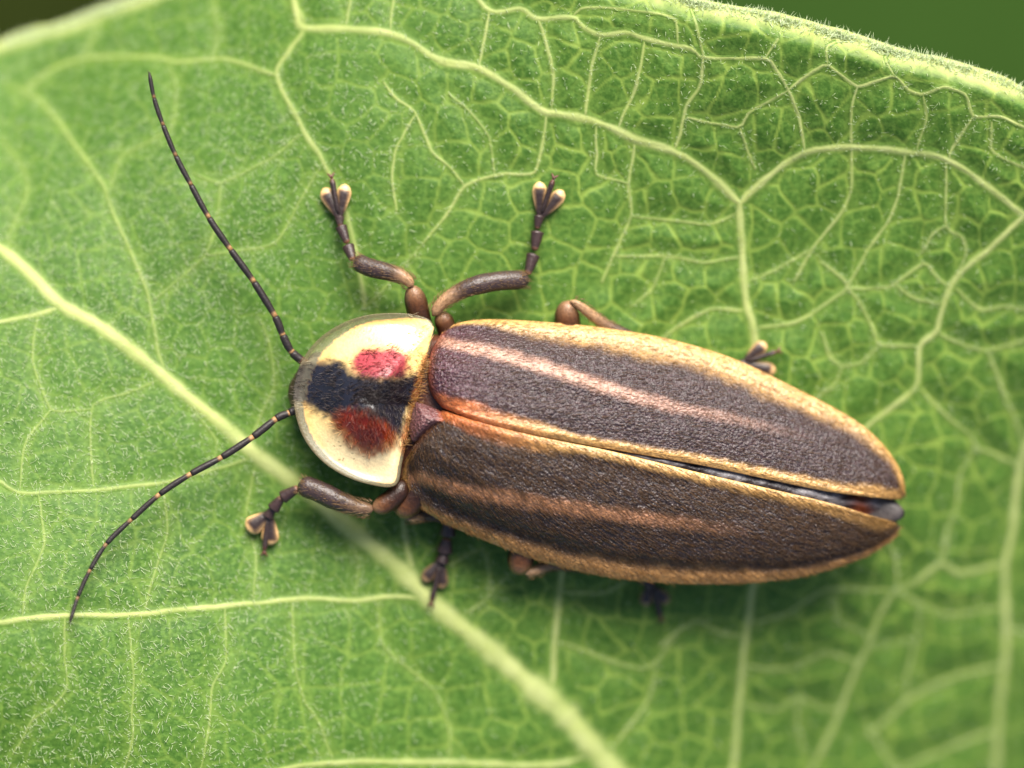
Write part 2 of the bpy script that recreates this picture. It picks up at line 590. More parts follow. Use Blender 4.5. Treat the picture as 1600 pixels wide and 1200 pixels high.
F((255, 753), (262, 830), (240, 900), (225, 958))
F((60, 770), (70, 850), (40, 920), (35, 966))
F((400, 720), (385, 800), (400, 870), (395, 942))
F((540, 830), (560, 880), (555, 936))
F((330, 735), (340, 690), (300, 640))
F((60, 490), (50, 560), (80, 640), (145, 640))
F((80, 640), (40, 690), (30, 765))
F((570, 480), (610, 440), (660, 380))
F((130, 90), (150, 50), (170, 10))

# world-space polylines
VW = []
for pts, w0, w1, b in [(np.array(MID, float), 0, 0, 1.0)] + VE:
    n = max(6, int(np.linalg.norm(np.diff(pts, axis=0), axis=1).sum() / 9))
    s = spline(pts, n)
    if 0 < w0 < 6:
        L_ = np.concatenate([[0], np.cumsum(np.linalg.norm(np.diff(pts, axis=0), axis=1))])
        q_ = np.linspace(0, L_[-1], n)
        s = 0.45 * s + 0.55 * np.stack([np.interp(q_, L_, pts[:, 0]), np.interp(q_, L_, pts[:, 1])], -1)
    if w0:
        s = s + 1.6 * (np.stack([fnoise(s[:, 1] / 24, s[:, 0] / 24, 3), fnoise(s[:, 0] / 24, s[:, 1] / 24, 5)], -1) - 0.5) * 2
    x, y, _ = PLxy(s[:, 0], s[:, 1])
    if w0 == 0:
        w = np.interp(s[:, 0], [-620, 0, 300, 700, 960, 1900], [3, 7, 9, 12, 18, 40]) / 100
    else:
        w = (0.54 if w0 >= 6 else 0.50) * np.linspace(w0, w1, n) / 100
    w = w * (0.62 + 0.76 * fnoise(s[:, 0] / 22, s[:, 1] / 22, 9))
    if 0 < w0 < 6:
        w = w * 0.85
    VW.append((np.stack([x, y], -1), w, b))

SEG = []
for p, w, b in VW:
    q = p[::3] if (len(p) - 1) % 3 == 0 else np.vstack([p[::3], p[-1:]])
    for a, c in zip(q[:-1], q[1:]):
        SEG.append((a[0], a[1], c[0], c[1]))
SEG = np.array(SEG)
RMAX = 0.5


def vein_dist(x, y):
    d = np.full(x.shape, RMAX)
    order = np.argsort(x, kind='stable')
    xs = x[order]
    ys = y[order]
    ds = d[order]
    for ax, ay, bx, by in SEG:
        i0 = np.searchsorted(xs, min(ax, bx) - RMAX)
        i1 = np.searchsorted(xs, max(ax, bx) + RMAX)
        if i1 <= i0:
            continue
        yy = ys[i0:i1]
        k = np.nonzero((yy > min(ay, by) - RMAX) & (yy < max(ay, by) + RMAX))[0]
        if not len(k):
            continue
        k = k + i0
        px, py = xs[k] - ax, ys[k] - ay
        vx, vy = bx - ax, by - ay
        t = np.clip((px * vx + py * vy) / (vx * vx + vy * vy + 1e-12), 0, 1)
        ds[k] = np.minimum(ds[k], np.hypot(px - t * vx, py - t * vy))
    d[order] = ds
    return d


def fine_net(x, y):
    wx = x + 0.13 * (fnoise(x * 1.7, y * 1.7, 21) - 0.5) * 2
    wy = y + 0.13 * (fnoise(x * 1.7, y * 1.7, 57) - 0.5) * 2
    a = vor_edge(wx / 0.52, wy / 0.52, 4)
    b = vor_edge(wx / 0.23, wy / 0.23, 8)
    amp = 0.35 + 0.65 * sstep(-4, 2, x)
    m1 = 1 - sstep(0.01, 0.13, a)
    m2 = 1 - sstep(0.02, 0.22, b)
    var = 0.45 + 0.85 * fnoise(x * 0.9, y * 0.9, 77)
    return np.clip(np.maximum(0.95 * m1, 0.26 * m2) * amp * var, 0, 0.85)


def leaf_H(x, y, vd, fn):
    base = H0(x, y)
    puff = 0.06 * sstep(0.0, 0.45, vd) * (0.5 + 0.5 * sstep(-4, 3, x))
    e = top_y(x) - y
    roll = -0.26 * (1 - sstep(0.0, 0.42, e)) ** 1.5
    rough = 0.016 * (fnoise(x * 3.2, y * 3.2, 15) - 0.5)
    return base + puff + roll + rough - 0.014 * fn


# ------------------------------------------------------------------ leaf
leaf = empty("leaf", (0, 0, 0))
tag(leaf, "large hairy green leaf with raised pale veins under the firefly", "leaf")

fx = np.arange(-8.6, 8.6, 0.028)
xs = np.concatenate([np.linspace(X0 + 0.01, -8.62, 90), fx, np.linspace(8.65, X1 - 0.01, 130)])
rows = []
fine_t = np.linspace(0, 1, 460)
crs_t = np.linspace(0, 1, 100)[:-1]
ty, by = top_y(xs), bot_y(xs)
lo = np.maximum(by + 0.02, -6.7)
lo = np.minimum(lo, ty - 0.02)
Yc = by[:, None] + (lo - by)[:, None] * crs_t[None]
Yf = lo[:, None] + (ty - lo)[:, None] * fine_t[None]
Y = np.hstack([Yc, Yf])
X = np.repeat(xs[:, None], Y.shape[1], 1)
nx, ny = Y.shape
xf, yf = X.ravel(), Y.ravel()
vd = vein_dist(xf, yf)
fn = fine_net(xf, yf)
zf = leaf_H(xf, yf, vd, fn)
edge = top_y(xf) - yf
rim_mask = 0.9 * (1 - sstep(0.03, 0.34, edge + 0.16 * (fnoise(xf * 4, yf * 4, 12) - 0.5))) * (0.7 + 0.6 * vnoise(xf * 5, yf * 5, 2))
attr_fine = np.clip(fn * (0.65 + 0.35 * sstep(0.06, 0.2, vd)) + 0.22 * (1 - sstep(0.0, 0.22, vd)), 0, 1)
blade_v = np.stack([xf, yf, zf], -1)
faces = [grid_faces(nx, ny)[:, ::-1]]
# underside sheet (coarse), a little below
ux = np.linspace(X0 + 0.05, X1 - 0.05, 120)
ut = np.linspace(0.002, 0.998, 90)
UY = bot_y(ux)[:, None] + (top_y(ux) - bot_y(ux))[:, None] * ut[None]
UX = np.repeat(ux[:, None], 90, 1)
uz = H0(UX.ravel(), UY.ravel()) - 0.14 - 0.26 * (1 - sstep(0.0, 0.42, (top_y(UX) - UY).ravel())) ** 1.5
uv = np.stack([UX.ravel(), UY.ravel(), uz], -1)
faces.append(grid_faces(120, 90, off=len(blade_v)))
mesh_np("blade", np.vstack([blade_v, uv]), faces, M_leaf, leaf,
        {"vein": np.concatenate([np.clip(rim_mask, 0, 1), np.zeros(len(uv))]), "fine": np.concatenate([attr_fine, np.zeros(len(uv))])})

# raised veins: soft ridges that run into the blade
tcross = np.array([-3.0, -2.2, -1.6, -1.15, -0.75, -0.38, 0, 0.38, 0.75, 1.15, 1.6, 2.2, 3.0])
bumpc = np.exp(-(tcross / 1.05) ** 2)
veinc = np.exp(-(np.abs(tcross) / 1.12) ** 3.5) * (np.abs(tcross) < 2.9)
for k, (p, w, b) in enumerate(VW):
    n = len(p)
    Tn = np.gradient(p, axis=0)
    Tn /= np.linalg.norm(Tn, axis=1)[:, None] + 1e-9
    Nn = np.stack([-Tn[:, 1], Tn[:, 0]], -1)
    taper = np.ones(n)
    if k:
        taper = np.minimum(1, 0.6 + np.minimum(np.arange(n), np.arange(n)[::-1]) / 5.0)
    Q = p[:, None] + Nn[:, None] * (w * taper)[:, None, None] * tcross[None, :, None]
    qx, qy = Q[..., 0].ravel(), Q[..., 1].ravel()
    keep = (qy < top_y(qx) - 0.02)
    qy = np.where(keep, qy, top_y(qx) - 0.02)
    d = vein_dist(qx, qy)
    f = fine_net(qx, qy)
    z = leaf_H(qx, qy, d, f)
    hgt = (w * 0.36)[:, None] * bumpc[None] * (0.55 + 0.45 * b)
    z = z + hgt.ravel() - 0.010 * (np.abs(np.tile(tcross, n)) > 2.5) + 0.003
    bb = b * (0.55 + 0.75 * fnoise(p[:, 0] * 2.5, p[:, 1] * 2.5, 40)) * (1.0 if k == 0 else 0.86)
    va = (veinc[None] * np.clip(bb, 0, 1)[:, None]).ravel()
    fa = np.clip(f * (0.65 + 0.35 * sstep(0.06, 0.2, d)) + 0.22 * (1 - sstep(0.0, 0.22, d)), 0, 1)
    mesh_np("midrib" if k == 0 else "vein", np.stack([qx, qy, z], -1), [grid_faces(n, len(tcross))[:, ::-1]], M_leaf, leaf,
            {"vein": va, "fine": fa})

# margin: thin rounded rim all round
tx = np.linspace(X0 + 0.02, X1 - 0.02, 900)
mp = np.vstack([np.stack([tx, top_y(tx)], -1), np.stack([tx[::-1], bot_y(tx[::-1])], -1)])
mz = H0(mp[:, 0], mp[:, 1]) - 0.07
mz[:900] -= 0.25
mv, mf, _ = tube_arrays(np.column_stack([mp, mz]), 0.085 * (0.8 + 0.4 * vnoise(mp[:, 0] * 4, mp[:, 1] * 4, 6)), 8)
mesh_np("margin", mv, mf, M_leaf, leaf, {"vein": np.full(len(mv), 0.75), "fine": np.zeros(len(mv))})

# petiole down to the stem of the plant
pet = spline([(11.0, -18.2, float(H0(11.0, -18.2)) - 0.2), (12.2, -20.0, -9.5), (14.0, -23.0, -12.5), (16.3, -26.8, -18.0)], 30)
tube("petiole", pet, np.linspace(0.5, 0.7, 30), M_leaf, leaf, 12)

# pubescence of the leaf
nh = 27000
hx = rng.uniform(-11, 11, nh)
hy = rng.uniform(-9.5, 6.7, nh)
fade = (1 - sstep(8.4, 11, np.abs(hx))) * sstep(-9.5, -6.6, hy)
ok = (hy < top_y(hx) - 0.03) & (rng.random(nh) < fade) & (rng.random(nh) < (0.40 + 0.60 * (1 - sstep(-6, -1, hx)) + 0.35 * sstep(2.5, 5, hy)))
hx, hy = hx[ok], hy[ok]
ex_ = rng.uniform(-11, 0.0, 40000)  # extra hairs, thickened on the left to imitate its brighter light
ey_ = rng.uniform(-9.5, 6.3, 40000)
ok = (ey_ < top_y(ex_) - 0.03) & (rng.random(40000) < (1 - sstep(8.4, 11, -ex_)) * sstep(-9.5, -6.6, ey_)) & (rng.random(40000) < (0.55 + 0.45 * sstep(-1, 3, ey_)) * (1 - sstep(-6.5, -0.5, ex_ + 0.9 * (fnoise(ex_ * 0.5, ey_ * 0.5, 90) - 0.5))))
hx = np.concatenate([hx, ex_[ok]])
hy = np.concatenate([hy, ey_[ok]])
# hairs along veins
vp = np.vstack([p[rng.integers(0, len(p), 45)] + rng.normal(size=(45, 2)) * 0.06 for p, w, b in VW])
ok = (np.abs(vp[:, 0]) < 8.5) & (np.abs(vp[:, 1]) < 6.6) & (vp[:, 1] < top_y(vp[:, 0]) - 0.05)
hx = np.concatenate([hx, vp[ok, 0]])
hy = np.concatenate([hy, vp[ok, 1]])
hz = leaf_H(hx, hy, vein_dist(hx, hy), fine_net(hx, hy))
n = len(hx)
ang = rng.normal(-0.7, 0.9, n)
el = rng.uniform(0.05, 0.7, n) + 0.7 * sstep(-3, 1, hx)
dirs = np.stack([np.cos(ang) * np.cos(el), np.sin(ang) * np.cos(el), np.sin(el)], -1)
hair_mesh("leaf_hair", np.stack([hx, hy, hz], -1), dirs, 0.03 + 0.12 * rng.random(n) ** 1.6, rng.uniform(0.0022, 0.0050, n), M_lhair, leaf, 0.3)
# fringe on the margin
n = 5200
hx = rng.uniform(-8.3, 8.3, n)
e = np.abs(rng.normal(0, 0.06, n))
hy = top_y(hx) - e
hz = H0(hx, hy) - 0.26 * (1 - sstep(0.0, 0.42, e)) ** 1.5 + 0.03
dirs = np.stack([rng.normal(0.25, 0.6, n), rng.normal(0.8, 0.4, n), rng.normal(0.35, 0.4, n)], -1)
hair_mesh("margin_hair", np.stack([hx, hy, hz], -1), dirs, rng.uniform(0.05, 0.16, n), rng.uniform(0.005, 0.009, n), M_lhair, leaf, 0.8)

# ------------------------------------------------------------------ what lies behind, far below
mg, nt, out, pb = mat_new("ground")
geo = N(nt, "ShaderNodeNewGeometry").outputs["Position"]
nn = noise_node(nt, 0.05, 4, 0.6, geo)
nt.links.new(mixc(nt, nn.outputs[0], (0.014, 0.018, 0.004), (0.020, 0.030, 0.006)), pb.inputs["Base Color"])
pb.inputs["Roughness"].default_value = 0.95
pb.inputs["Specular IOR Level"].default_value = 0.0
gv, gf = [], []
gn = 60
gx = np.linspace(-300, 300, gn)
GX, GY = np.meshgrid(gx, gx, indexing='ij')
GZ = -90 + 3 * (fnoise(GX / 25, GY / 25, 3) - 0.5)
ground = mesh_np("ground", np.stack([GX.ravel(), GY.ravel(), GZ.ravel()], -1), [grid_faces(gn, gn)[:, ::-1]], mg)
ground["kind"] = "structure"

mstem, nt, out, pb = mat_new("stem")
geo = N(nt, "ShaderNodeNewGeometry").outputs["Position"]
nn = noise_node(nt, 1.2, 3, 0.6, geo)
nt.links.new(mixc(nt, nn.outputs[0], (0.08, 0.13, 0.03), (0.14, 0.20, 0.05)), pb.inputs["Base Color"])
stem = tube("plant_stem", spline([(17.0, -28.0, -5.0), (16.4, -27.0, -20.0), (17.5, -27.5, -50.0), (17, -28, -92.0)], 40), np.linspace(0.9, 1.5, 40), mstem, None, 14)
tag(stem, "hairy green plant stem carrying the large leaf", "stem")


def back_leaf(name, c, length, width, ang, tilt, colr, label, stem_to):
    m, nt, out, pb = mat_new(name)
    geo = N(nt, "ShaderNodeNewGeometry").outputs["Position"]
    nn = noise_node(nt, 0.4, 3, 0.6, geo)
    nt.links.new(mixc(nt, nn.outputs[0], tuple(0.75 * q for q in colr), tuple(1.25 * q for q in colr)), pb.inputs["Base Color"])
    pb.inputs["Roughness"].default_value = 0.85
    pb.inputs["Specular IOR Level"].default_value = 0.05
    e = empty(name, c)
    tag(e, label, "leaf", "leaves far below")
    u = np.linspace(0, 1, 40)
    v = np.linspace(-1, 1, 21)
    w = width * np.sin(np.pi * u ** 0.8) ** 0.8
    lx = (u[:, None] - 0.5) * length + 0 * v
    ly = w[:, None] * v[None]
    lz = 0.06 * length * (-(2 * u[:, None] - 1) ** 2) + 0.25 * np.abs(ly) + 0.25 * np.sin(u[:, None] * 40) * np.abs(v[None])
    ca, sa = math.cos(ang), math.sin(ang)
    xx = lx * ca - ly * sa
    yy = lx * sa + ly * ca
    zz = lz + tilt * xx
    q = np.stack([xx.ravel(), yy.ravel(), zz.ravel()], -1)
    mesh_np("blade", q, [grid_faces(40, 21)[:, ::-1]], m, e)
    mid = q.reshape(40, 21, 3)[:, 10]
    tube("midrib", mid + np.array([0, 0, 0.1]), np.linspace(0.5, 0.15, 40), mstem, e, 8)
    s = np.array(stem_to) - np.array(c)
    tube("petiole", spline([mid[0], mid[0] + np.array([0, 0, -6.0]) + (s - mid[0]) * 0.2, s], 24), np.linspace(0.5, 0.8, 24), mstem, e, 8)


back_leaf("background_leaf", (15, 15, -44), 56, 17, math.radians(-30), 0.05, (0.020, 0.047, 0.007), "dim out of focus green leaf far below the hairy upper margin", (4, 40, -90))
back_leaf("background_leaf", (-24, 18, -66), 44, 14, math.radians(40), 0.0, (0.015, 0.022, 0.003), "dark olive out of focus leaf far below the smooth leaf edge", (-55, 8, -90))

# ------------------------------------------------------------------ firefly
fly = empty("firefly", (1.2, -0.9, 0.1))
tag(fly, "firefly beetle with striped brown wing cases and red spotted pronotum resting on the leaf", "beetle")
AX = np.array([0.979, 0.204])             # body axis in the photograph, towards the tail
bpar = lambda o: o                        # parts are placed in world space
_inv = -np.array([1.2, -0.9, 0.1])


def part(name, v, f, mat, attrs, parent=None):
    o = mesh_np(name, v, f, mat, None, attrs)
    set_parent(o, parent or fly)
    return o


def set_parent(o, par):
    o.parent = par
    bpy_world = fly.location
    o.matrix_parent_inverse.identity()
    if par is fly:
        o.location = -bpy_world
    else:
        o.location = (0, 0, 0)


def ttube(name, pts, rad, mat, parent=None, n=10, flat=1.0, colf=None):
    v, f, C = tube_arrays(pts, rad, n, flat, colf)
    return part(name, v, f, mat, {"col": C}, parent)


def mixa(c, m, d):
    return c * (1 - m[:, None]) + np.asarray(d) * m[:, None]


def polyline_dist(px, py, pts):
    d = np.full(px.shape, 1e9)
    tb = np.zeros(px.shape)
    pts = np.array(pts, float)
    m = len(pts) - 1
    for i in range(m):
        a, b = pts[i, :2], pts[i + 1, :2]
        v = b - a
        t = np.clip(((px - a[0]) * v[0] + (py - a[1]) * v[1]) / (v @ v), 0, 1)
        dd = np.hypot(px - a[0] - t * v[0], py - a[1] - t * v[1])
        tb = np.where(dd < d, (i + t) / m, tb)
        d = np.minimum(d, dd)
    return d, tb


def poly_sd(px, py, pts):
    """signed distance to a closed polygon, negative inside"""
    pts = np.array(pts, float)
    d, _ = polyline_dist(px, py, np.vstack([pts, pts[:1]]))
    ins = np.zeros(px.shape, bool)
    j = len(pts) - 1
    for i in range(len(pts)):
        xi, yi = pts[i]
        xj, yj = pts[j]
        ins ^= ((yi > py) != (yj > py)) & (px < (xj - xi) * (py - yi) / (yj - yi + 1e-12) + xi)
        j = i
    return np.where(ins, -d, d)


DARK = lin(62, 45, 48)
PALE = lin(188, 146, 84)
ORNG = lin(208, 118, 60)
PINK = lin(182, 138, 116)


def elytron(name, inner, outer, base, tip, up, label):
    nu, nv = 420, 130
    I = spline(inner, nu)
    O = spline(outer, nu)
    B = spline(base, nv)
    Tt = spline(tip, nv)
    u = np.linspace(0, 1, nu)[:, None, None]
    v = np.linspace(0, 1, nv)[None, :, None]
    C = (1 - v) * I[:, None] + v * O[:, None] + (1 - u) * B[None] + u * Tt[None] \
        - ((1 - u) * (1 - v) * I[0] + (1 - u) * v * O[0] + u * (1 - v) * I[-1] + u * v * O[-1])
    px, py = C[..., 0], C[..., 1]
    uu, vv = np.repeat(u[..., 0], nv, 1), np.repeat(v[..., 0], nu, 0)
    s = ((px - 660) * AX[0] + (py - 640) * AX[1]) / 760.0
    s = np.clip(s, 0, 1)
    zedge = 0.98 - 0.62 * s
    hh = 0.80 * (1 - 0.62 * s ** 2.2)
    f = 1 - np.clip(vv, 0, 1) ** 2.5
    f = f - 0.10 * np.exp(-((vv - 0.86) / 0.06) ** 2)               # groove inside the flanged margin
    f = f + 0.045 * np.exp(-((vv - 0.05) / 0.045) ** 2) - 0.02 * np.exp(-(vv / 0.03) ** 2)   # sutural bead
    ridge = 0.03 * np.exp(-((vv - 0.50) / 0.08) ** 2) * (1 - sstep(0.3, 0.9, uu)) + 0.02 * np.exp(-((vv - 0.27) / 0.08) ** 2) * (1 - sstep(0.4, 0.9, uu))
    g = np.sqrt(np.clip(1 - (1 - np.clip(uu / 0.10, 0, 1)) ** 2, 0, 1))
    g = 0.35 + 0.65 * g
    ge = np.sqrt(np.clip(1 - np.clip((uu - 0.90) / 0.10, 0, 1) ** 2, 0, 1)) * 0.55 + 0.45
    z = zedge + hh * (f + ridge) * g * ge
    z = z + 0.012 * (fnoise(px / 60, py / 60, 3 + up) - 0.5) * 4
    # pigment
    x, y = px.ravel(), py.ravel()
    nz = (fnoise(x / 14, y / 14, 31) - 0.5)
    nf = (fnoise(x / 5, y / 5, 33) - 0.5)
    dO, tO = polyline_dist(x, y, O[::6])
    dI, tI = polyline_dist(x, y, I[::6])
    vfl, ufl = vv.ravel(), uu.ravel()
    c = np.tile(DARK if up else lin(58, 43, 41), (len(x), 1))
    c = c * (0.9 + 0.7 * nf)[:, None]
    if up:
        wout = np.interp(x, [690, 740, 800, 870, 1000, 1200, 1350, 1414], [1, 6, 17, 26, 31, 29, 17, 6])
        wsut = np.interp(x, [690, 740, 830, 900, 1050, 1250, 1400], [22, 24, 22, 14, 15, 17, 19])
        stripe = [(690, 534), (760, 548), (850, 573), (950, 607), (1050, 635), (1150, 655), (1270, 685)]
        hw, st = [10, 12, 12, 10, 8], [0.7, 0.85, 0.82, 0.5, 0.0]
        scol = PINK
        c = mixa(c, 0.6 * np.exp(-((x - 690) / 70) ** 2), lin(88, 52, 66))
    else:
        wout = np.interp(x, [630, 700, 800, 950, 1100, 1250, 1390], [7, 12, 20, 27, 25, 13, 7])
        wsut = np.interp(x, [690, 740, 830, 900, 1050, 1250, 1400], [12, 22, 25, 14, 15, 17, 21])
        stripe = [(648, 745), (720, 764), (800, 779), (900, 796), (1000, 808), (1100, 822), (1180, 834)]
        hw, st = [11, 13, 13, 12, 10], [0.9, 1.0, 0.9, 0.6, 0.0]
        scol = lin(184, 130, 90)
    dS, tS = polyline_dist(x, y, stripe)
    h = np.interp(tS, np.linspace(0, 1, 5), hw)
    k = np.interp(tS, np.linspace(0, 1, 5), st)
    c = mixa(c, (1 - sstep(0.2, 1.4, dS / h + nz * 0.6)) * k * (1 - 0.35 * np.clip(nf * 3, 0, 1)), scol)
    ms = 1 - sstep(0.60, 1.30, dI / wsut + nz * 0.5)
    sc = mixa(np.tile(PALE, (len(x), 1)), 1 - sstep(700, 900, x), lin(198, 114, 64))
    c = mixa(c, ms, 0) + sc * ms[:, None]
    mo = 1 - sstep(0.45, 1.55, dO / wout + nz * 0.5)
    c = mixa(c, mo, PALE if up else lin(172, 126, 70))
    # reddish brown base edge
    dB, _ = polyline_dist(x, y, B[::6])
    c = mixa(c, (1 - sstep(0, 14, dB)) * 0.55, lin(150, 76, 48))
    # the thin under-rim
    k = 8
    a = np.linspace(0, 1, k + 1)[1:]
    cen = np.stack([660 + AX[0] * np.clip((px[:, -1] - 660), 0, 760), 640 + AX[1] * np.clip((px[:, -1] - 660), 0, 760)], -1)
    inw = cen - C[:, -1]
    inw /= np.linalg.norm(inw, axis=1)[:, None] + 1e-6
    rx = px[:, -1][:, None] + inw[:, :1] * 14 * a ** 2
    ry = py[:, -1][:, None] + inw[:, 1:] * 14 * a ** 2
    rz = z[:, -1][:, None] - 0.16 * np.sin(a * np.pi / 2)
    px2, py2, z2 = np.hstack([px, rx]), np.hstack([py, ry]), np.hstack([z, rz])
    cc = c.reshape(nu, nv, 3)
    c2 = np.concatenate([cc, np.repeat(cc[:, -1:], k, 1)], 1).reshape(-1, 3)
    W = P(px2, py2, z2)
    ff = grid_faces(nu, nv + k)
    if not up:
        ff = ff[:, ::-1]
    vv_ = W.reshape(-1, 3)
    o = part(name, vv_, [ff], M_elytra, {"col": np.clip(c2, 0, 1)})
    md = o.modifiers.new("thickness", 'SOLIDIFY')
    md.thickness = 0.045
    md.offset = -1
    o["label"] = label
    # recumbent hair
    n = 6000 if up else 12000
    i = rng.integers(3, nu - 3, n)
    j = rng.integers(2, nv - 1, n)
    b = W[i, j]
    tg = W[i + 2, j] - W[i - 2, j]
    tg /= np.linalg.norm(tg, axis=1)[:, None] + 1e-9
    tv = W[i, j + 1] - W[i, j - 1]
    tv /= np.linalg.norm(tv, axis=1)[:, None] + 1e-9
    nr = np.cross(tg, tv) * (1 if up else -1)
    nr *= np.sign(nr[:, 2])[:, None] / (np.linalg.norm(nr, axis=1)[:, None] + 1e-9)
    out_ = 0.35 if not up else 0.15
    dr = tg + tv * (out_ + rng.normal(0, 0.12, n))[:, None] + nr * rng.uniform(0.12, 0.34, n)[:, None]
    kk = 0.25 if up else 0.34
    hc = cc[i, j] * (1 - kk) + (np.array(lin(186, 138, 84)) * rng.uniform(0.3, 1.0, n)[:, None]) * kk
    hh_ = hair_mesh("pubescence", b, dr, rng.uniform(0.07, 0.12, n) * (1.0 if up else 1.35), rng.uniform(0.0025, 0.0042, n), M_hair, None, 0.1, hc)
    set_parent(hh_, o)
    return o


el_up = elytron("wing_case",
                [(690, 637), (745, 657), (820, 676), (900, 692), (960, 703), (1100, 728), (1200, 749), (1300, 769), (1400, 781)],
                [(690, 520), (712, 506), (760, 499), (850, 503), (950, 513), (1050, 531), (1150, 562), (1250, 610), (1310, 641), (1350, 667), (1380, 695), (1401, 724), (1412, 750), (1414, 774)],
                [(690, 637), (674, 615), (668, 588), (672, 552), (690, 520)],
                [(1400, 781), (1408, 779), (1414, 774)], 1, "wing case with pink stripe and yellow outer border")
el_dn = elytron("wing_case",
                [(690, 640), (745, 658), (820, 677), (900, 693.5), (960, 706), (1100, 740), (1200, 763), (1300, 787), (1384, 813)],
                [(640, 700), (630, 722), (629, 748), (642, 780), (690, 815), (760, 846), (850, 879), (950, 902), (1050, 912), (1150, 912), (1250, 902), (1330, 879), (1367, 862), (1396, 840), (1406, 826)],
                [(690, 640), (674, 657), (657, 676), (640, 700)],
                [(1384, 813), (1397, 818), (1406, 826)], 0, "browner wing case with orange brown stripe and narrow border")


def dome(name, outline, cen, zf, mat, rings, nang, colf, parent=None, extra=None):
    cen = np.array(cen, float)
    o = spline(np.vstack([outline, outline[:1]]), nang + 1)[:-1]
    r = np.linspace(0, 1, rings)
    pp = cen + r[1:, None, None] * (o[None] - cen)
    px, py = pp[..., 0].ravel(), pp[..., 1].ravel()
    rr = np.repeat(r[1:], nang)
    px = np.concatenate([px, [cen[0]]])
    py = np.concatenate([py, [cen[1]]])
    rr = np.concatenate([rr, [0]])
    z = zf(rr, px, py)
    # folded under-edge
    ed = o + (cen - o) * 0.05
    px2 = np.concatenate([px, ed[:, 0]])
    py2 = np.concatenate([py, ed[:, 1]])
    z2 = np.concatenate([z, z[(rings - 2) * nang:(rings - 1) * nang] - 0.07])
    W = P(px2, py2, z2)
    f = grid_faces(rings - 1, nang, True)[:, ::-1]
    j = np.arange(nang)
    ci = (rings - 1) * nang
    fan = np.stack([np.full(nang, ci), (j + 1) % nang, j], -1)[:, ::-1]
    lo_ = (rings - 2) * nang
    sk = np.stack([lo_ + j, ci + 1 + j, ci + 1 + (j + 1) % nang, lo_ + (j + 1) % nang], -1)[:, ::-1]
    at = {"col": np.clip(colf(px2, py2), 0, 1)}
    if extra:
        at.update(extra(px2, py2))
    ob = part(name, W, [f, fan, sk], mat, at, parent)
    return ob, W, o


PO = np.array([(679, 512), (670, 499), (645, 491), (610, 489), (570, 493), (535, 505), (503, 525), (480, 550), (465, 580), (458, 615), (462, 650), (474, 684), (495, 713), (522, 735),
               (555, 751), (590, 760), (612, 761), (623, 752), (628, 725), (636, 690), (646, 650), (656, 610), (665, 570), (674, 535)], float)


def pron_z(r, px, py):
    s = ((px - 590) * AX[0] + (py - 625) * AX[1])
    t = ((px - 590) * 0.204 - (py - 625) * 0.979)
    base = 1.12 - 0.05 * (t / 130) - 0.10 * np.clip(-s / 120, 0, 1.2) ** 2
    disc = 0.52 * np.exp(-(r / 0.66) ** 2.2)
    hump = 0.10 * np.exp(-(((s - 15) / 55) ** 2)) * (np.exp(-((t - 45) / 32) ** 2) + np.exp(-((t + 45) / 32) ** 2))
    gro = -0.05 * np.exp(-(t / 9) ** 2) * sstep(-60, 0, s)
    lift = 0.08 * sstep(0.86, 1.0, r) * sstep(60, 0, s)
    hind = 0.06 * sstep(30, 62, s)
    return base + disc + hump + gro + lift + hind


BLK = [(438, 610), (445, 578), (466, 570), (493, 565), (541, 563), (552, 584), (589, 591), (621, 588), (650, 582), (660, 600), (640, 640), (634, 672), (627, 686), (613, 672), (602, 657), (573, 645), (547, 640), (530, 644), (517, 652), (493, 638), (475, 632), (445, 634)]
PNK = [(547, 562), (560, 547), (589, 542), (619, 543), (633, 553), (640, 570), (630, 592), (600, 596), (565, 592), (550, 580)]
RED = [(524, 648), (532, 636), (550, 628), (579, 636), (603, 652), (617, 668), (614, 685), (598, 699), (579, 704), (555, 693), (530, 668)]
_out_c = spline(np.vstack([PO, PO[:1]]), 200)


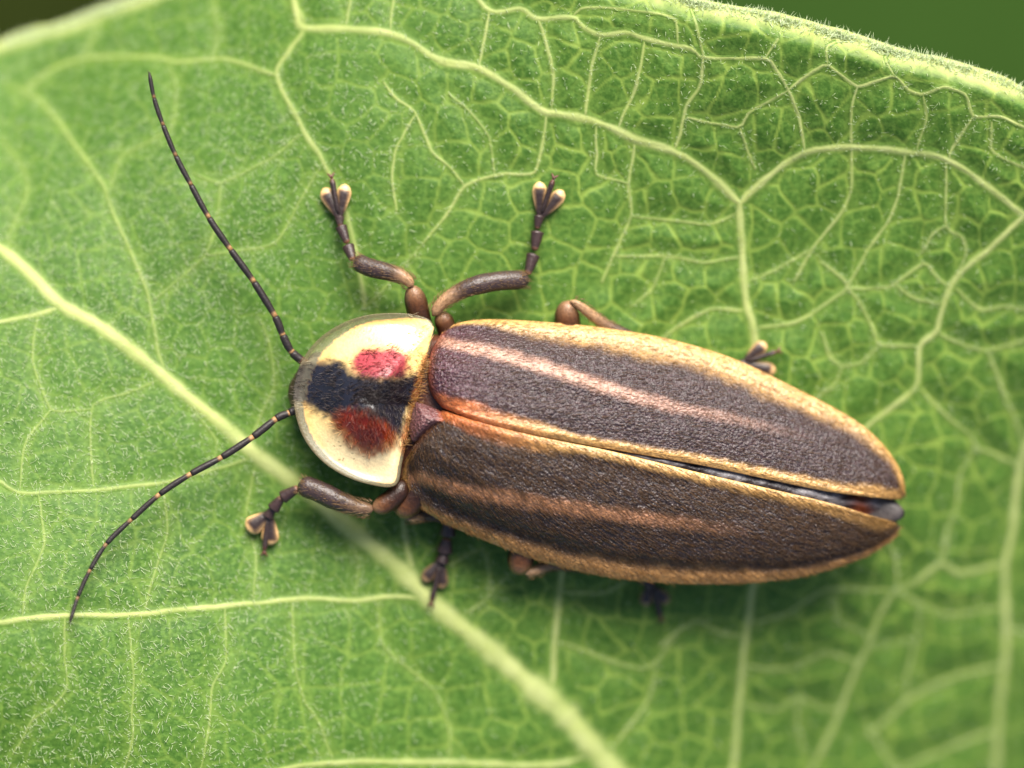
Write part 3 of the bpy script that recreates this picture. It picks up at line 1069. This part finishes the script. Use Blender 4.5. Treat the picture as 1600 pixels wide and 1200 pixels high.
def pron_col(px, py):
    nz = fnoise(px / 9, py / 9, 51) - 0.5
    n2 = fnoise(px / 3.5, py / 3.5, 52) - 0.5
    d, _ = polyline_dist(px, py, _out_c)
    c = np.tile(lin(238, 202, 130), (len(px), 1))
    c = mixa(c, sstep(640, 720, py) * 0.55, lin(248, 230, 190))  # lower half painted paler to imitate brighter light there
    # clear grey rim on the front and the sides
    rw = np.interp(px, [458, 500, 560, 620, 660, 680], [26, 21, 13, 9, 4, 1]) * np.where(py > 625, 0.62, 1.0)
    rim = 1 - sstep(0.86, 1.10, d / rw + n2 * 0.5)
    c = mixa(c, (1 - sstep(1.0, 2.2, d / rw + nz)) * 0.35, lin(214, 150, 66))
    c = mixa(c, rim, lin(150, 142, 112))
    c = mixa(c, (1 - sstep(0.25, 0.55, d / rw)) * 0.6 * rim, lin(108, 92, 66))
    sd = poly_sd(px, py, RED)
    c = mixa(c, 1 - sstep(-2, 20, sd + 14 * nz), lin(150, 84, 34))
    c = mixa(c, 1 - sstep(-14, 10, sd + 14 * nz), lin(116, 32, 14))
    sd = poly_sd(px, py, PNK)
    c = mixa(c, 1 - sstep(-9, 8, sd + 10 * nz), lin(152, 56, 64))
    sd = poly_sd(px, py, BLK)
    c = mixa(c, (1 - sstep(-11, 11, sd + 16 * nz)) * (1 - 0.25 * rim), lin(28, 28, 38))
    # translucent brown hind border between the angles
    hb, tb = polyline_dist(px, py, [(668, 560), (656, 610), (646, 650), (633, 700)])
    c = mixa(c, (1 - sstep(4, 14, hb + 8 * nz)) * 0.8, lin(170, 98, 46))
    # dark punctures in the yellow
    spots = (hash2(np.floor(px / 2.4), np.floor(py / 2.4), 9) > 0.955)
    area = np.exp(-(((px - 592) / 45) ** 2 + ((py - 520) / 14) ** 2)) + np.exp(-(((px - 545) / 40) ** 2 + ((py - 703) / 18) ** 2))
    c = mixa(c, spots * np.clip(area * 1.3, 0, 0.65), lin(110, 82, 50))
    return c


def pron_extra(px, py):
    d, _ = polyline_dist(px, py, _out_c)
    rw = np.interp(px, [458, 500, 560, 620, 660, 680], [26, 21, 13, 9, 4, 1]) * np.where(py > 625, 0.62, 1.0)
    rim = 1 - sstep(0.80, 1.12, d / rw)
    bl = poly_sd(px, py, BLK)
    return {"clear": rim * (0.1 + 0.9 * sstep(0, 10, bl))}


pron, PW, PO_s = dome("pronotum", PO, (578, 622), pron_z, M_pron, 90, 320, pron_col, None, pron_extra)
# hairs of the pronotum
n = 1900
idx = rng.integers(0, 88 * 320, n)
b = PW[idx]
pxs = 800 + b[:, 0] * 100 * D / (D - b[:, 2])
pys = 600 - b[:, 1] * 100 * D / (D - b[:, 2])
dark_sel = (poly_sd(pxs, pys, BLK) < 4) | (poly_sd(pxs, pys, RED) < 8) | (poly_sd(pxs, pys, PNK) < 3) | ((pxs > 636) & (rng.random(n) < 0.4))
b, pxs, pys = b[dark_sel], pxs[dark_sel], pys[dark_sel]
n = len(b)
ang = np.where(pys > 632, -1.35, 0.25) + rng.normal(0, 0.35, n)
ang = np.where(pxs < 540, np.pi - 0.25 + rng.normal(0, 0.3, n), ang)
dr = np.stack([np.cos(ang), np.sin(ang), rng.uniform(0.3, 0.8, n)], -1)
hc = (pron_col(pxs, pys) * 1.25 + np.array([0.035, 0.022, 0.012])) * rng.uniform(0.6, 1.3, n)[:, None]
ho = hair_mesh("pubescence", b, dr, rng.uniform(0.08, 0.17, n), rng.uniform(0.004, 0.007, n), M_hair, None, 0.35, hc)
set_parent(ho, pron)
# golden fringe over the hind border
hp = spline([(668, 560), (656, 610), (646, 650), (633, 700)], 170)
hp = hp + rng.normal(0, 3.5, hp.shape)
zz = np.full(len(hp), 1.30)
b = P(hp[:, 0] - 8, hp[:, 1], zz)
dr = np.stack([rng.normal(0.9, 0.2, 170), rng.normal(0.1, 0.4, 170), rng.uniform(0.1, 0.6, 170)], -1)
ho = hair_mesh("hind_fringe", b, dr, rng.uniform(0.10, 0.24, 170), rng.uniform(0.003, 0.006, 170), M_hair, None, 0.4,
               np.tile(lin(190, 140, 78), (170, 1)) * rng.uniform(0.5, 1.1, 170)[:, None])
set_parent(ho, pron)


# scutellum
def scut_col(px, py):
    c = np.tile(lin(104, 66, 66), (len(px), 1))
    return mixa(c, sstep(678, 704, px + 6 * (fnoise(px / 8, py / 8, 4) - .5)), lin(196, 104, 56))


dome("scutellum", np.array([(650, 628), (664, 632), (684, 640), (704, 650), (718, 660), (704, 665), (680, 672), (660, 684), (644, 690), (640, 668), (644, 645)], float), (668, 656),
     lambda r, px, py: 1.34 + 0.27 * (1 - r ** 2) + 0.06 * sstep(660, 710, px), M_elytra, 16, 60, scut_col)


# thorax, head, abdomen
def blob(name, pts, z, rw, rh, mat, colf, n=24, m=48):
    s = spline(np.column_stack([np.array(pts, float), z, rw, rh]), m)
    w = P(s[:, 0], s[:, 1], s[:, 2])
    Tn = np.gradient(w, axis=0)
    Tn /= np.linalg.norm(Tn, axis=1)[:, None]
    S = np.cross(Tn, [0, 0, 1.0])
    S /= np.linalg.norm(S, axis=1)[:, None]
    U = np.cross(S, Tn)
    a = np.linspace(0, 2 * np.pi, n, endpoint=False)
    Vv = w[:, None] + s[:, 3][:, None, None] * np.cos(a)[None, :, None] * S[:, None] + s[:, 4][:, None, None] * np.sin(a)[None, :, None] * U[:, None]
    v = np.vstack([Vv.reshape(-1, 3), w[:1], w[-1:]])
    j = np.arange(n)
    f = [grid_faces(m, n, True), np.stack([np.full(n, m * n), j, (j + 1) % n], -1), np.stack([np.full(n, m * n + 1), (m - 1) * n + (j + 1) % n, (m - 1) * n + j], -1)]
    t = np.repeat(np.linspace(0, 1, m), n)
    c = colf(t)
    return part(name, v, f, mat, {"col": np.vstack([c, c[:1], c[-1:]])})


const = lambda c: (lambda t, a=None: np.tile(c, (len(t), 1)))
blob("thorax", [(590, 632), (630, 640), (690, 652), (760, 667), (800, 676)], [0.85, 0.82, 0.80, 0.78, 0.78], [0.35, 1.05, 1.35, 1.4, 0.9], [0.2, 0.30, 0.36, 0.36, 0.3], M_body, const(lin(84, 44, 26)))
m_ab = 120
seg = np.arange(m_ab) / m_ab


def abd_col(t):
    k = (t * 8) % 1
    return mixa(np.tile(lin(74, 68, 66), (len(t), 1)), 1 - sstep(0.0, 0.14, k), lin(34, 28, 26))


blob("abdomen", [(760, 668), (850, 688), (1000, 722), (1150, 755), (1280, 780), (1360, 794), (1400, 801), (1413, 803)],
     [0.80, 0.74, 0.62, 0.48, 0.38, 0.34, 0.36, 0.38], [1.0, 1.35, 1.45, 1.25, 0.85, 0.42, 0.16, 0.05], [0.28, 0.32, 0.32, 0.28, 0.2, 0.14, 0.1, 0.04], M_body, abd_col, 28, m_ab)
head = blob("head", [(452, 610), (468, 612), (500, 616), (545, 622), (590, 630)], [0.80, 0.82, 0.86, 0.90, 0.92], [0.12, 0.42, 0.55, 0.5, 0.4], [0.08, 0.2, 0.27, 0.27, 0.22], M_body, const(lin(52, 38, 30)))
for sy in (-1, 1):
    e = ttube("eye", P(np.linspace(478, 520, 14), np.linspace(612, 620, 14) + sy * 46, np.full(14, 0.82)), 0.2 * caps(14, 2), M_body, head, 14, 1, const(lin(16, 14, 14)))

# folded hind wings showing in the gap between the wing cases
g0 = spline([(930, 690), (1000, 705), (1100, 727), (1200, 748), (1300, 768), (1395, 780)], 140)
g1 = spline([(930, 706), (1000, 721), (1100, 746), (1200, 770), (1300, 794), (1380, 815)], 140)
vv = np.linspace(-0.35, 1.35, 18)
G = g0[:, None] * (1 - vv)[None, :, None] + g1[:, None] * vv[None, :, None]
gx_, gy_ = G[..., 0], G[..., 1]
s_ = np.clip(((gx_ - 660) * AX[0] + (gy_ - 640) * AX[1]) / 760, 0, 1)
fold = fnoise(gx_ / 34 + gy_ / 60, gy_ / 16, 81)
gz = 0.98 - 0.62 * s_ + 0.80 * (1 - 0.62 * s_ ** 2.2) - 0.10 - 0.22 * sstep(0.8, 1.0, s_) + 0.06 * (fold - 0.5) + 0.05 * np.exp(-((vv[None] - 0.45) / 0.3) ** 2)
ck = np.clip((fold - 0.42) * 5, 0, 1).ravel()
wc = mixa(np.tile(lin(50, 46, 50), (gx_.size, 1)), ck, lin(116, 114, 118))
wc = mixa(wc, np.exp(-(((gx_ - 1345) / 16) ** 2)).ravel() * 0.9, lin(120, 58, 28))
wc = mixa(wc, sstep(1360, 1385, gx_).ravel() * 0.9, lin(50, 46, 46))
part("hind_wing", P(gx_, gy_, gz).reshape(-1, 3), [grid_faces(140, 18)], M_wing, {"col": wc})


# ------------------------------------------------------------------ antennae
def antenna(pts, zs, r0, r1):
    pts = np.array(pts, float)
    root = None
    k = len(pts) - 1
    for i in range(k):
        m = 14
        t = np.linspace(0, 1, m)
        # follow the smooth curve through all joints
        full = spline(np.column_stack([pts, zs]), 40 * k)
        L = np.concatenate([[0], np.cumsum(np.linalg.norm(np.diff(full[:, :2], axis=0), axis=1))])
        j0 = np.argmin(np.hypot(full[:, 0] - pts[i, 0], full[:, 1] - pts[i, 1]))
        j1 = np.argmin(np.hypot(full[:, 0] - pts[i + 1, 0], full[:, 1] - pts[i + 1, 1]))
        s = L[j0] + (L[j1] - L[j0]) * t
        q = np.stack([np.interp(s, L, full[:, c]) for c in range(3)], -1)
        r = (r0 + (r1 - r0) * (i + t) / k) * (0.80 + 0.22 * sstep(0, 0.5, t)) * np.where(t > 0.95, 0.85, 1)
        if i == k - 1:
            r = r * np.clip((1 - t) * 4, 0.2, 1) ** 0.5
        pale = lin(164, 124, 82)
        dk = lin(40, 34, 34)
        pl = 0.15 * (i < k - 1)

        def cf(tt, a, pl=pl, i=i):
            c = np.tile(dk, (len(tt), 1))
            if i == 0:
                return mixa(c, 1 - sstep(.2, .6, tt), lin(170, 120, 70))
            return mixa(c, 1 - sstep(0.06, 0.17, tt), pale * (0.9 if i < k - 4 else 0.55))
        o = ttube("antenna" if root is None else "antenna_segment", P(q[:, 0], q[:, 1], q[:, 2]), r, M_ant, root, 10, 1, cf)
        if root is None:
            root = o
            o.name = "antenna"
    # fine bristles
    full = spline(np.column_stack([pts, zs]), 700)
    w = P(full[:, 0], full[:, 1], full[:, 2])
    tg = np.gradient(w, axis=0)
    tg /= np.linalg.norm(tg, axis=1)[:, None]
    dr = tg * 0.9 + rng.normal(0, 0.55, (700, 3))
    o = hair_mesh("bristles", w, dr, rng.uniform(0.05, 0.09, 700), np.full(700, 0.0035), M_hair, None, 0.1, np.tile(lin(70, 56, 46), (700, 1)))
    set_parent(o, root)


antenna([(486, 574), (457, 551), (442, 524), (430, 495), (397, 441), (361, 391), (327, 341), (299, 290), (275, 244), (255, 196), (241, 154), (233, 113)],
        [1.0, 1.06, 1.10, 1.14, 1.2, 1.26, 1.3, 1.32, 1.34, 1.36, 1.38, 1.4], 0.066, 0.030)
antenna([(482, 630), (452, 645), (432, 654), (396, 682), (347, 714), (299, 740), (250, 772), (206, 811), (167, 849), (141, 890), (122, 932), (109, 973)],
        [0.98, 1.04, 1.08, 1.16, 1.24, 1.32, 1.38, 1.44, 1.52, 1.60, 1.68, 1.78], 0.066, 0.028)

# ------------------------------------------------------------------ legs
TAN = lin(104, 64, 33)
LDK = lin(60, 46, 44)
LGT = lin(164, 128, 94)


def lp(pts):
    """(px, py, height above the leaf) -> world"""
    q = np.array(pts, float)
    x, y, z = PLxy(q[:, 0], q[:, 1])
    z = z + q[:, 2] + 0.055
    for _ in range(2):
        w = P(q[:, 0], q[:, 1], z)
    return w


def lspl(pts, n):
    return lp(spline(np.array(pts, float), n))


def leg(femur, fr, tibia, tr, tarsi, lobes, claw, palegrad=True):
    n = 26
    fw = lspl(femur, n)
    t = np.linspace(0, 1, n)

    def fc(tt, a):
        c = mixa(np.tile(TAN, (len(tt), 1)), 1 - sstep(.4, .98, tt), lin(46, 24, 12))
        c = mixa(c, np.clip(np.abs(np.cos(a)) - 0.45, 0, 1) * 1.5, lin(40, 22, 12))  # side shading of the femur painted into its vertex colour
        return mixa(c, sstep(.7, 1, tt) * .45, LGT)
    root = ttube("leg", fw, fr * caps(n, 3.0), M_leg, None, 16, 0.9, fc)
    n = 34
    tw = lspl(tibia, n)
    t = np.linspace(0, 1, n)

    def tc(tt, a):
        c = np.tile(LDK, (len(tt), 1))
        return mixa(c, (1 - sstep(0.16, 0.42, tt)) * (1.0 if palegrad else 0.35), LGT)
    tib = ttube("tibia", tw, tr * (0.66 + 0.44 * sstep(0, 0.6, t)) * (1 + 0.07 * (vnoise(t * 9, t * 0 + tr * 50, 8) - 0.5)) * caps(n, 8), M_leg, root, 14, 0.9, tc)
    # pubescence on the tibia
    m = 900
    i = rng.integers(1, n - 1, m)
    tg = tw[i] - tw[i - 1]
    tg /= np.linalg.norm(tg, axis=1)[:, None]
    ro = rng.normal(size=(m, 3))
    ro -= (ro * tg).sum(1)[:, None] * tg
    ro /= np.linalg.norm(ro, axis=1)[:, None]
    ho = hair_mesh("pubescence", tw[i] + ro * tr * 0.9, ro * 0.5 + tg, rng.uniform(0.05, 0.10, m), np.full(m, 0.0028), M_hair, None, 0.1,
                   np.tile(lin(150, 118, 78), (m, 1)) * rng.uniform(0.5, 1.2, m)[:, None])
    set_parent(ho, root)
    for (a, b, r0, r1) in tarsi:
        n = 14
        w = lp(np.linspace(a, b, n))
        t = np.linspace(0, 1, n)
        ttube("tarsal_segment", w, (r0 * 0.62 + (r1 * 1.08 - r0 * 0.62) * t ** 0.8) * caps(n, 12), M_leg, root, 12, 0.85,
              lambda tt, a: mixa(np.tile(lin(56, 40, 38), (len(tt), 1)), 1 - sstep(0.05, 0.2, tt), lin(122, 84, 60)))
    for a, b, r, pk in lobes:
        n = 22
        mid = [(a[k] * .5 + b[k] * .5) for k in range(3)]
        w = lspl([a, mid, b], n)
        t = np.linspace(0, 1, n)

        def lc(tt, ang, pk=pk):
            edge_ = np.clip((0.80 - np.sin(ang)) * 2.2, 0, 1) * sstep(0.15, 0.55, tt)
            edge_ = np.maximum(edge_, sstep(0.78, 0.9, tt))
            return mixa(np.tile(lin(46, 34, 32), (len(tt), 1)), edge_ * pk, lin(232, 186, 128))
        ttube("tarsal_lobe", w, r * (0.42 + 0.58 * sstep(0, 0.8, t)) * caps(n, 3.4), M_leg, root, 16, 0.5, lc)
    a, b, r = claw
    w = lp(np.linspace(a, b, 12))
    ttube("claw_segment", w, r * caps(12, 5) * np.linspace(0.7, 1.1, 12), M_leg, root, 10, 1,
          lambda tt, a: mixa(np.tile(lin(50, 38, 36), (len(tt), 1)), sstep(.8, 1, tt), lin(96, 54, 42)))
    d2 = w[-1] - w[-3]
    d2 /= np.linalg.norm(d2)
    sdv = np.cross(d2, [0, 0, 1])
    for sg in (-1, 1):
        q = np.array([w[-1] + d2 * 0.07 * k * (1 - 0.15 * k) + sdv * sg * 0.045 * k + np.array([0, 0, -0.012]) * k * k for k in np.linspace(0, 1.3, 7)])
        ttube("claw", q, np.linspace(0.026, 0.006, 7), M_leg, root, 8, 1, const(lin(92, 50, 40)))


# three legs above the body in the photograph
leg([(664, 535, .36), (657, 505, .40), (650, 472, .48), (642, 446, .54)], 0.175,
    [(646, 447, .60), (628, 432, .58), (605, 425, .52), (575, 417, .44), (553, 406, .36)], 0.125,
    [((552, 407, .34), (543, 383, .22), .075, .095), ((543, 381, .22), (532, 352, .14), .07, .09), ((532, 354, .14), (530, 338, .10), .06, .075)],
    [((531, 344, .10), (506, 294, .05), .115, 1.0), ((530, 344, .10), (540, 288, .05), .115, 1.0)], ((529, 335, .12), (518, 277, .12), .045))
leg([(704, 540, .34), (696, 508, .40), (686, 488, .46)], 0.15,
    [(676, 494, .52), (690, 474, .53), (712, 459, .52), (740, 447, .52), (780, 439, .44), (828, 437, .34)], 0.135,
    [((824, 430, .30), (834, 396, .2), .07, .105), ((835, 392, .2), (840, 360, .13), .075, .10), ((839, 358, .13), (843, 336, .10), .06, .08)],
    [((843, 342, .10), (843, 284, .05), .115, 1.0), ((844, 342, .10), (880, 298, .05), .115, 1.0)], ((846, 334, .12), (865, 279, .14), .045))
leg([(894, 560, .22), (889, 520, .28), (886, 492, .34), (889, 470, .40)], 0.20,
    [(890, 470, .46), (902, 475, .46), (930, 496, .38), (968, 520, .30), (1090, 578, .20)], 0.105,
    [((1088, 578, .22), (1120, 578, .18), .07, .09), ((1120, 578, .18), (1144, 574, .14), .07, .09), ((1144, 574, .14), (1164, 568, .1), .06, .08)],
    [((1160, 567, .1), (1197, 536, .06), .11, 0.75), ((1160, 568, .1), (1212, 580, .06), .11, 0.75)], ((1166, 565, .12), (1215, 549, .14), .04))
# three below
leg([(632, 750, .72), (622, 770, .74), (604, 786, .74), (582, 796, .72)], 0.155,
    [(584, 796, .74), (560, 793, .70), (530, 783, .66), (498, 768, .60), (466, 756, .50)], 0.15,
    [((467, 762, .46), (440, 778, .34), .08, .1), ((441, 777, .34), (426, 796, .24), .08, .1), ((428, 793, .24), (418, 808, .16), .07, .09)],
    [((424, 800, .18), (386, 828, .05), .15, 1.0), ((422, 802, .18), (422, 852, .05), .14, 1.0)], ((418, 810, .16), (413, 862, .08), .045), False)
leg([(662, 750, .66), (648, 775, .64), (634, 792, .60), (626, 808, .56)], 0.22,
    [(632, 808, .58), (650, 806, .5), (675, 802, .42), (702, 806, .32)], 0.12,
    [((703, 806, .28), (699, 838, .18), .10, .125), ((699, 840, .18), (694, 864, .12), .10, .125), ((695, 862, .12), (690, 880, .1), .08, .11)],
    [((692, 872, .1), (661, 908, .05), .105, .35), ((691, 874, .1), (690, 920, .05), .105, .35)], ((688, 880, .11), (674, 942, .1), .045), False)
leg([(826, 820, .62), (818, 855, .62), (813, 880, .60), (815, 898, .58)], 0.21,
    [(817, 895, .60), (836, 892, .56), (865, 882, .5), (920, 884, .4), (990, 895, .26)], 0.11,
    [((990, 895, .22), (1006, 906, .16), .07, .09), ((1006, 906, .16), (1018, 916, .12), .07, .09)],
    [((1014, 914, .1), (1008, 946, .05), .105, .4), ((1016, 914, .1), (1044, 942, .05), .105, .4)], ((1020, 918, .11), (1033, 966, .1), .045))
